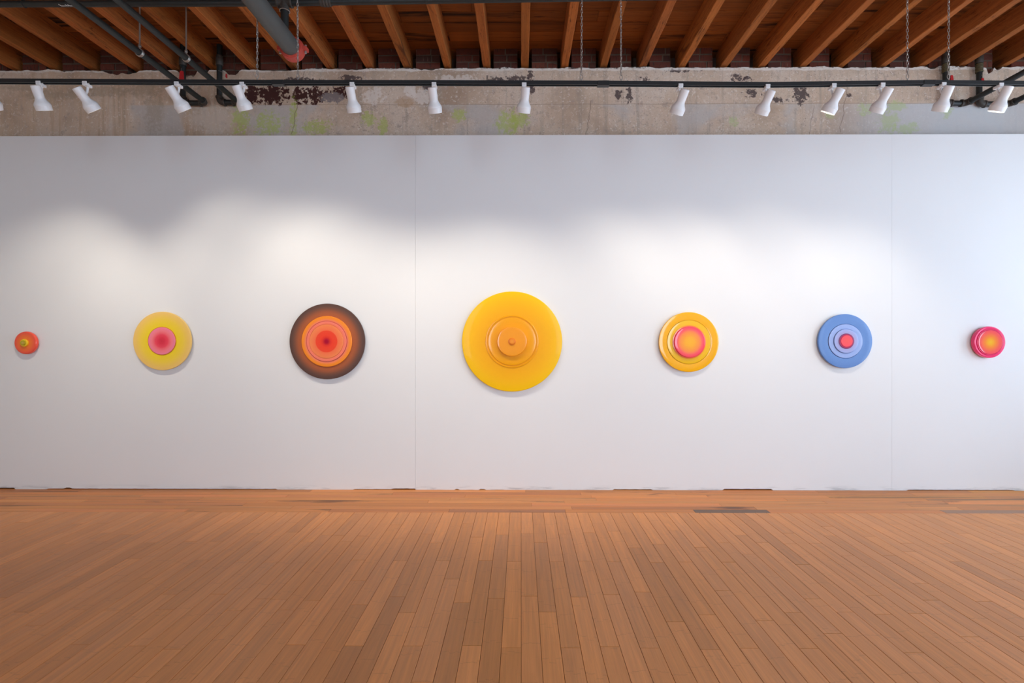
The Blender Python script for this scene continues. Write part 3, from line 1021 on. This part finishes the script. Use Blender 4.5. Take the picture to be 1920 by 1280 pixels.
def branch(name, rx, ex, yl, label, rod_px=None, tagside=-1, tagw=0.03, tag_at=None, wrap=True):
    """riser on the plaster, elbow, short run along the wall, elbow, long pipe towards the room"""
    Yp = PLASTER_Y - 0.045
    R = 0.0255
    A = P(rx, yl, Yp); B = P(ex, yl, Yp)
    zc = (A.z + B.z) / 2
    A.z = B.z = zc
    root = empty(name, (A.x, Yp, zc))
    tag(root, label, 'pipe', 'black sprinkler branch pipes')
    s = 1 if B.x > A.x else -1
    k = 0.042
    make('riser', sweep([A + Vector((0, 0, k)), Vector((A.x, Yp, DECK_Z + 0.001))], R, 18), MAT_PIPE, root, smooth=True)
    el = sweep(arc(A + Vector((0, 0, k + 0.012)), A, A + Vector((s * (k + 0.012), 0, 0)), 8), R * 1.22, 18)
    e1 = make('elbow', el, MAT_FIT, root, smooth=True)
    make('collar', join(ring(A + Vector((0, 0, k + 0.010)), (0, 0, 1), R * 1.42, 0.018), ring(A + Vector((s * (k + 0.010), 0, 0)), (1, 0, 0), R * 1.42, 0.018)), MAT_FIT, e1, smooth=True)
    make('wall_run', sweep([A + Vector((s * k, 0, 0)), B - Vector((s * k, 0, 0))], R, 18), MAT_PIPE, root, smooth=True)
    el = sweep(arc(B - Vector((s * (k + 0.012), 0, 0)), B, B + Vector((0, -(k + 0.012), 0)), 8), R * 1.22, 18)
    e2 = make('elbow', el, MAT_FIT, root, smooth=True)
    make('collar', join(ring(B - Vector((s * (k + 0.010), 0, 0)), (1, 0, 0), R * 1.42, 0.018), ring(B + Vector((0, -(k + 0.010), 0)), (0, 1, 0), R * 1.42, 0.018)), MAT_FIT, e2, smooth=True)
    make('branch_pipe', sweep([B + Vector((0, -k, 0)), Vector((B.x, YR, zc + 0.05))], R, 18), MAT_PIPE, root, smooth=True)
    # coupling on the riser where it leaves the plaster
    zc2 = 4.285
    make('coupling', join(ring((A.x, Yp, zc2), (0, 0, 1), R * 1.36, 0.075), ring((A.x, Yp, zc2 + 0.05), (0, 0, 1), R * 1.2, 0.03)), MAT_FIT, root, smooth=True)
    if wrap:
        w = [ring((A.x, Yp, zc2 - 0.05 - 0.014 * i), (0, 0, 1), R * (1.22 + 0.06 * (i % 2)), 0.0145) for i in range(6)]
        make('thread_wrap', join(*w), MAT_WRAP, root, smooth=True)
    if tag_at:
        tx, y0, y1, tw = tag_at
        t0, t1 = P(tx, y0, Yp - R - 0.012), P(tx, y1, Yp - R - 0.012)
        h = tw / 2
        y = Yp - R - 0.012
        vf = ([(t0.x - h * 0.7, y, t0.z), (t0.x + h * 0.7, y, t0.z), (t0.x + h, y - 0.004, t1.z + 0.01), (t0.x, y - 0.004, t1.z), (t0.x - h, y - 0.004, t1.z + 0.01)]
              + [(t0.x - h * 0.7, y + 0.012, t0.z), (t0.x + h * 0.7, y + 0.012, t0.z), (t0.x + h, y + 0.012, t1.z + 0.01), (t0.x, y + 0.012, t1.z), (t0.x - h, y + 0.012, t1.z + 0.01)],
              [(4, 3, 2, 1, 0), (5, 6, 7, 8, 9), (0, 1, 6, 5), (1, 2, 7, 6), (2, 3, 8, 7), (3, 4, 9, 8), (4, 0, 5, 9)])
        o = make('tag', vf, MAT_TAG, root)
        o['label'] = 'small red tag on the riser'
        make('tag_wire', sweep([(t0.x, y + 0.006, t0.z - 0.004), (t0.x * 0.5 + A.x * 0.5, y + 0.004, t0.z + 0.02), (A.x, Yp - R + 0.003, t0.z + 0.04)], 0.002, 6), MAT_GALV, root)
    if rod_px:
        # ring hanger on a threaded rod
        dy = None
        lo_y, hi_y = 2.5, 5.0
        for _ in range(40):
            mid = (lo_y + hi_y) / 2
            t = (mid - B.y) / (YR - B.y)
            if (P(rod_px, 90, mid).x - B.x) * (1 if B.x < 0 else -1) > 0: lo_y = mid
            else: hi_y = mid
        Yh = (lo_y + hi_y) / 2
        zz = zc + 0.05 * (B.y - Yh) / (B.y - YR)
        pts = [Vector((B.x + (R + 0.0035) * math.sin(a), Yh, zz + (R + 0.0035) * math.cos(a))) for a in [2 * math.pi * q / 24 for q in range(24)]]
        hg = make('ring_hanger', join(*[sweep([p + Vector((0, o_, 0)) for p in pts], 0.0045, 6, closed=True) for o_ in (-0.008, 0.0, 0.008)]), MAT_GALV, root, smooth=True)
        make('hanger_rod', sweep([(B.x, Yh, zz + R), (B.x, Yh, JOIST_Z + 0.008 if min(abs(B.x - j) for j in JX) < JW / 2 + 0.012 else DECK_Z + 0.004)], 0.0062, 8), MAT_GALV, hg, smooth=True)
        make('nut', join(ring((B.x, Yh, zz + R + 0.03), (0, 0, 1), 0.012, 0.018)), MAT_GALV, hg)
    return root


branch('sprinkler_pipe', 343, 386, 193, 'black branch pipe with a bright red tag left of the dark plaster patch', rod_px=262, tag_at=(340, 133, 151, 0.044), wrap=False)
branch('sprinkler_pipe', 411.5, 447, 192, 'black branch pipe whose foot elbow hides behind a lamp near the dark plaster patch', rod_px=349, tag_at=(424, 138, 146, 0.014), wrap=False)
branch('sprinkler_pipe', 1773, 1812, 193.5, 'black branch pipe whose riser stands behind a chain, near the small pink disc', tag_at=(1785, 141, 153, 0.030))
branch('sprinkler_pipe', 1836, 1893, 195, 'black branch pipe with a wound riser, outermost beyond the small pink disc', tag_at=(1843, 146, 153, 0.022))

# thick grey main
PE_Y = 4.2
pe = P(548, 91, PE_Y)
RB = 0.072
main = empty('main_pipe', pe)
tag(main, 'thick grey steel main pipe ending in a red coupling under the joists', 'pipe')
make('pipe', sweep([Vector((pe.x, PE_Y + 0.03, pe.z)), Vector((pe.x, YR, pe.z))], RB, 40), MAT_BIGPIPE, main, smooth=True)
cp = make('grooved_coupling', lathe([(0.0, -0.045), (RB * 1.14, -0.045), (RB * 1.16, -0.03), (RB * 1.32, -0.026), (RB * 1.34, 0.0), (RB * 1.32, 0.026), (RB * 1.2, 0.03), (RB * 1.1, 0.05), (RB * 0.8, 0.062), (0.0, 0.066)],
                                    (pe.x, PE_Y + 0.012, pe.z), (0, 1, 0), 40), MAT_RED, main, smooth=True)
cp['label'] = 'red grooved coupling'
for s in (-1, 1):
    make('bolt_pad', cbox(pe.x + s * RB * 1.42 - 0.020, pe.x + s * RB * 1.42 + 0.020, PE_Y - 0.016, PE_Y + 0.040, pe.z - 0.016, pe.z + 0.016, 0.004), MAT_RED, cp)
    make('bolt', sweep([(pe.x + s * RB * 1.46, PE_Y + 0.012, pe.z - 0.034), (pe.x + s * RB * 1.46, PE_Y + 0.012, pe.z + 0.034)], [0.0095, 0.0095], 6), MAT_GALV, cp)

# cross main under the joists, fed from the grey main by a riser with a tee
CM_Y = P(533, 30, 4.065).y
zc = P(300, 6.4, CM_Y).z
tx = pe.x
cross = empty('cross_main_pipe', (tx, CM_Y, zc))
tag(cross, 'black pipe running level across all the joists with white marker writing', 'pipe')
RC = 0.0245
right = P(960, -1.8, CM_Y)
slope = (right.z - P(620, 3.6, CM_Y).z) / (right.x - P(620, 3.6, CM_Y).x)
make('pipe', sweep([(XL, CM_Y, zc), (tx - 0.05, CM_Y, zc)], RC, 20), MAT_PIPE, cross, smooth=True)
cxp = P(610, 4, CM_Y).x
make('pipe', sweep([(tx + 0.05, CM_Y, zc), (cxp, CM_Y, zc + 0.006), (2.6, CM_Y, zc + 0.006 + slope * (2.6 - cxp)), (XR, CM_Y, zc + 0.006 + slope * (2.6 - cxp))], RC, 20), MAT_PIPE, cross, smooth=True)
tee = make('tee', join(sweep([(tx - 0.055, CM_Y, zc), (tx + 0.055, CM_Y, zc)], RC * 1.32, 20), sweep([(tx, CM_Y, zc), (tx, CM_Y, zc - 0.05)], RC * 1.4, 20)), MAT_FIT, cross, smooth=True)
make('collar', join(ring((tx, CM_Y, zc - 0.052), (0, 0, 1), RC * 1.62, 0.016), ring((tx - 0.052, CM_Y, zc), (1, 0, 0), RC * 1.55, 0.018), ring((tx + 0.052, CM_Y, zc), (1, 0, 0), RC * 1.55, 0.018)), MAT_FIT, tee, smooth=True)
make('nipple', sweep([(tx, CM_Y, pe.z + RB * 0.9), (tx, CM_Y, zc - 0.03)], 0.030, 18), MAT_PIPE, cross, smooth=True)
make('clamp_ring', sweep([Vector((tx + 0.037 * math.cos(a), CM_Y + 0.037 * math.sin(a), zc - 0.066)) for a in [2 * math.pi * q / 20 for q in range(20)]], 0.004, 6, closed=True), MAT_GALV, cross, smooth=True)
make('union', join(*[ring((cxp + dx, CM_Y, zc + 0.006), (1, 0, 0), RC * r, 0.022) for dx, r in ((-0.03, 1.3), (-0.008, 1.45), (0.016, 1.45), (0.036, 1.3))]), MAT_FIT, cross, smooth=True)
for x in (-3.9, -0.7, 0.95):
    jx = min(JX, key=lambda j: abs(j - x))
    zz = zc + (slope * (jx - cxp) + 0.006 if jx > cxp else 0)
    make('strap', sweep([Vector((jx, CM_Y + (RC + 0.002) * math.cos(a), zz + (RC + 0.002) * math.sin(a))) for a in [2 * math.pi * q / 16 for q in range(16)]], 0.003, 6, closed=True), MAT_PIPE, cross, smooth=True)
    make('strap_rod', sweep([(jx, CM_Y, zz + RC), (jx, CM_Y, JOIST_Z + 0.002)], 0.005, 8), MAT_PIPE, cross)
# hand writing in white marker on the pipe
strokes = [[(335, 195), (400, 225), (442, 262), (452, 325)], [(446, 262), (500, 235)], [(452, 325), (540, 312), (622, 305)], [(618, 285), (655, 278), (695, 296)],
           [(668, 200), (740, 280), (825, 342)], [(790, 200), (870, 285), (955, 346)], [(925, 270), (965, 255), (1008, 272)],
           [(1075, 200), (1080, 255), (1120, 300), (1180, 318), (1235, 300)], [(1255, 212), (1300, 265), (1342, 300), (1430, 318)]]
wr = []
for st in strokes:
    pts = []
    for (sx, sy) in st:
        px_, py_ = 96 + sx / 27.43, sy / 27.43
        q = P(px_, py_, CM_Y - RC)
        dz = max(-0.023, min(0.02, q.z - zc))
        pts.append(Vector((q.x, CM_Y - math.sqrt(max(0, RC * RC - dz * dz)) - 0.0002, zc + dz)))
    wr.append(sweep(pts, 0.0027, 6))
make('marker_writing', join(*wr), MAT_CHALK, cross)['label'] = 'white hand-written marker strokes'

# ------------------------------------------------------------------ the round reliefs on the white wall
MPP = WALL_Y / F


def relief(name, x, y, label, tiers, spacer):
    """tiers: (part name, outer radius px, y0 depth, y1 depth, fillet, stops, R px, opts, dx px, dy px, dish)"""
    c = P(x, y, WALL_Y)
    root = empty(name, (c.x, WALL_Y, c.z))
    tag(root, label, 'wall relief', 'round painted reliefs in a row on the white wall')
    make('back_spacer', lathe([(0.0, -0.0), (spacer[0] * MPP, -0.0), (spacer[0] * MPP, spacer[1] + 0.002), (0.0, spacer[1] + 0.002)], c, (0, -1, 0), 48), MAT_SPACER, root)
    for t in tiers:
        nm, r, d0, d1, fil, stops, opts = t[:7]
        dx, dy = (t[7], t[8]) if len(t) > 7 else (0, 0)
        hole = opts.pop('hole', 0) if isinstance(opts, dict) else 0
        dome = opts.pop('dome', 0)
        cc = c + Vector((dx * MPP, 0, -dy * MPP))
        R = r * MPP
        prof = [(0.0 if not hole else hole * MPP, d0), (R - fil * 0.2, d0), (R, d0 + fil * 0.4), (R, d1 - fil)]
        for k in range(1, 6):
            a = k / 5 * math.pi / 2
            prof.append((R - fil + fil * math.cos(a), d1 - fil + fil * math.sin(a)))
        if hole:
            h = hole * MPP
            hf = min(fil, 0.0006)
            for k in range(0, 5):
                a = math.pi / 2 - k / 4 * math.pi / 2
                prof.append((h + hf - hf * math.cos(a), d1 - hf + hf * math.sin(a)))
            prof.append((h, d0))
        else:
            R2 = R - fil
            for q in (0.85, 0.7, 0.5, 0.3, 0.15):
                prof.append((R2 * q, d1 + dome * (1 - q * q)))
            prof.append((0.0, d1 + dome))
        mat = mat_radial(nm + '_paint', stops, R, **opts)
        make(nm, lathe(prof, cc, (0, -1, 0), 96), mat, root, loc=cc, smooth=True)
    return root


MAT_SPACER = plain('raw_board_edge', (120, 96, 78), 0.7)
G = dict

relief('disc_relief', 54.3, 642.5, 'small thick orange-red disc with a yellow knob', [
    ('disc', 21.3, 0.012, 0.040, 0.012, [(0.0, (255, 150, 40)), (0.35, (255, 132, 48)), (0.62, (254, 112, 54)), (0.85, (250, 92, 66)), (1.0, (250, 88, 66))], G(rough=0.3, coat=0.4)),
    ('collar', 7.2, 0.040, 0.056, 0.006, [(0.0, (222, 190, 40)), (0.7, (245, 208, 52)), (1.0, (252, 200, 40))], G(rough=0.25)),
    ('knob', 4.6, 0.056, 0.066, 0.004, [(0.0, (206, 164, 96)), (0.4, (200, 168, 70)), (0.7, (186, 168, 36)), (1.0, (176, 156, 30))], G(rough=0.25)),
], (14, 0.013))

relief('disc_relief.001', 308.3, 639, 'pale yellow disc with a pink and red centre', [
    ('disc', 54.8, 0.016, 0.032, 0.004, [(0.0, (250, 216, 30)), (0.52, (250, 216, 40)), (0.72, (250, 212, 70)), (0.9, (249, 204, 104)), (1.0, (248, 204, 120))], G(rough=0.42, coat=0.15)),
    ('centre_ring', 26.6, 0.032, 0.036, 0.002, [(0.0, (240, 150, 40)), (0.95, (236, 140, 60)), (1.0, (206, 120, 40))], G(rough=0.3)),
    ('centre', 25.4, 0.036, 0.039, 0.002, [(0.0, (222, 44, 70)), (0.22, (232, 48, 74)), (0.46, (246, 70, 92)), (0.58, (252, 104, 116)), (0.75, (254, 128, 140)), (1.0, (250, 134, 164))], G(rough=0.3, coat=0.4)),
], (38, 0.017))

relief('disc_relief.002', 615.5, 639.8, 'brown-edged disc with orange rings and a crimson centre', [
    ('disc', 70.6, 0.012, 0.030, 0.004, [(0.0, (184, 98, 54)), (0.66, (182, 98, 58)), (0.76, (172, 94, 60)), (0.86, (128, 82, 64)), (0.93, (102, 74, 66)), (1.0, (92, 66, 58))], G(rough=0.5, coat=0.0, spec=0.2)),
    ('orange_tier', 47.2, 0.030, 0.040, 0.003, [(0.0, (250, 128, 100)), (0.82, (250, 132, 106)), (0.9, (254, 146, 56)), (1.0, (254, 146, 38))], G(rough=0.25, hole=38.2)),
    ('seam_bed', 38.25, 0.030, 0.0315, 0.0004, [(0.0, (250, 130, 104)), (1.0, (250, 130, 104))], G(rough=0.4)),
    ('salmon_tier', 37.3, 0.0310, 0.046, 0.002, [(0.0, (254, 132, 90)), (0.9, (254, 134, 104)), (1.0, (250, 128, 116))], G(rough=0.18, hole=32.2)),
    ('groove_bed', 32.25, 0.0310, 0.0430, 0.0003, [(0.0, (254, 134, 92)), (1.0, (254, 134, 92))], G(rough=0.25)),
    ('inner_face', 31.5, 0.0425, 0.048, 0.001, [(0.0, (172, 12, 52)), (0.10, (184, 20, 54)), (0.24, (236, 60, 50)), (0.36, (248, 72, 50)), (0.63, (250, 80, 54)), (0.66, (254, 120, 80)), (1.0, (254, 144, 88))], G(rough=0.15)),
], (52, 0.013))

relief('disc_relief.003', 960.2, 640, 'largest disc, yellow-orange all over with a small raised centre knob', [
    ('disc', 93.3, 0.014, 0.034, 0.005, [(0.0, (248, 160, 8)), (0.5, (250, 170, 4)), (0.75, (254, 184, 0)), (1.0, (255, 200, 0))], G(rough=0.36, coat=0.08, spec=0.2)),
    ('outer_ring', 49.0, 0.034, 0.0395, 0.0025, [(0.0, (248, 164, 12)), (1.0, (250, 168, 10))], G(rough=0.12, coat=0.5, hole=46.4)),
    ('plateau', 44.6, 0.034, 0.041, 0.004, [(0.0, (249, 160, 16)), (1.0, (250, 168, 12))], G(rough=0.2, coat=0.3)),
    ('boss', 27.4, 0.041, 0.070, 0.005, [(0.0, (252, 160, 34)), (1.0, (251, 158, 26))], G(rough=0.22, coat=0.6)),
    ('knob_base', 7.0, 0.070, 0.074, 0.002, [(0.0, (240, 134, 30)), (1.0, (236, 132, 30))], G(rough=0.2)),
    ('knob', 5.2, 0.074, 0.086, 0.005, [(0.0, (250, 160, 60)), (1.0, (240, 136, 36))], G(rough=0.12, coat=0.5)),
], (70, 0.015))

relief('disc_relief.004', 1289.7, 641, 'glossy yellow-orange disc with a glowing pink-edged dome', [
    ('disc', 55.6, 0.014, 0.033, 0.004, [(0.0, (254, 184, 6)), (1.0, (254, 182, 10))], G(rough=0.12, coat=0.35, hole=41.3)),
    ('seam_bed', 41.35, 0.014, 0.0230, 0.0004, [(0.0, (254, 184, 8)), (1.0, (254, 184, 8))], G(rough=0.4)),
    ('yellow_ring', 40.5, 0.0225, 0.037, 0.002, [(0.0, (248, 190, 24)), (1.0, (246, 192, 26))], G(rough=0.12, coat=0.35)),
    ('coral_ring', 31.0, 0.037, 0.041, 0.002, [(0.0, (252, 120, 84)), (1.0, (252, 134, 70))], G(rough=0.12, coat=0.5)),
    ('dome', 28.8, 0.041, 0.060, 0.008, [(0.0, (255, 186, 44)), (0.3, (255, 176, 46)), (0.62, (255, 150, 70)), (0.82, (255, 94, 104)), (1.0, (250, 66, 96))], G(rough=0.1, coat=0.3, dome=0.001)),
], (40, 0.015))

relief('disc_relief.005', 1580.7, 639.3, 'blue disc with pale blue rings and a bright red centre', [
    ('disc', 50.2, 0.014, 0.036, 0.005, [(0.0, (104, 142, 204)), (0.7, (102, 142, 204)), (1.0, (96, 136, 200))], G(rough=0.4, coat=0.2, hole=32.3)),
    ('seam_bed', 32.35, 0.014, 0.0260, 0.0004, [(0.0, (102, 142, 204)), (1.0, (102, 142, 204))], G(rough=0.4)),
    ('pale_ring', 31.5, 0.0255, 0.042, 0.002, [(0.0, (160, 178, 228)), (1.0, (154, 176, 228))], G(rough=0.3, hole=23.0)),
    ('seam_bed_inner', 23.05, 0.0255, 0.0330, 0.0003, [(0.0, (158, 178, 228)), (1.0, (158, 178, 228))], G(rough=0.4)),
    ('lilac_ring', 22.3, 0.0325, 0.052, 0.004, [(0.0, (176, 150, 196)), (0.6, (172, 158, 204)), (0.85, (166, 172, 222)), (1.0, (154, 174, 226))], G(rough=0.3)),
    ('crimson_cup', 14.2, 0.052, 0.056, 0.002, [(0.0, (210, 30, 80)), (0.75, (206, 28, 82)), (0.92, (140, 30, 90)), (1.0, (104, 34, 104))], G(rough=0.3)),
    ('red_button', 10.8, 0.056, 0.060, 0.003, [(0.0, (250, 84, 80)), (1.0, (254, 70, 88))], G(rough=0.3)),
], (36, 0.015))

relief('disc_relief.006', 1847.2, 641.2, 'small thick pink disc with an orange-yellow centre', [
    ('disc', 29.2, 0.014, 0.052, 0.010, [(0.0, (250, 56, 112)), (1.0, (250, 56, 116))], G(rough=0.14, coat=0.35, hole=24.8)),
    ('groove_bed', 24.85, 0.014, 0.0450, 0.0003, [(0.0, (250, 56, 112)), (1.0, (250, 56, 112))], G(rough=0.3)),
    ('inner_rim', 24.1, 0.0445, 0.056, 0.001, [(0.0, (250, 60, 116)), (1.0, (250, 60, 116))], G(rough=0.14, coat=0.35, hole=22.9)),
    ('face', 22.2, 0.0445, 0.0575, 0.001, [(0.0, (255, 196, 56)), (0.22, (255, 176, 52)), (0.5, (255, 138, 66)), (0.78, (255, 104, 92)), (1.0, (252, 82, 102))], G(rough=0.08, coat=0.3, dome=0.0)),
], (20, 0.015))
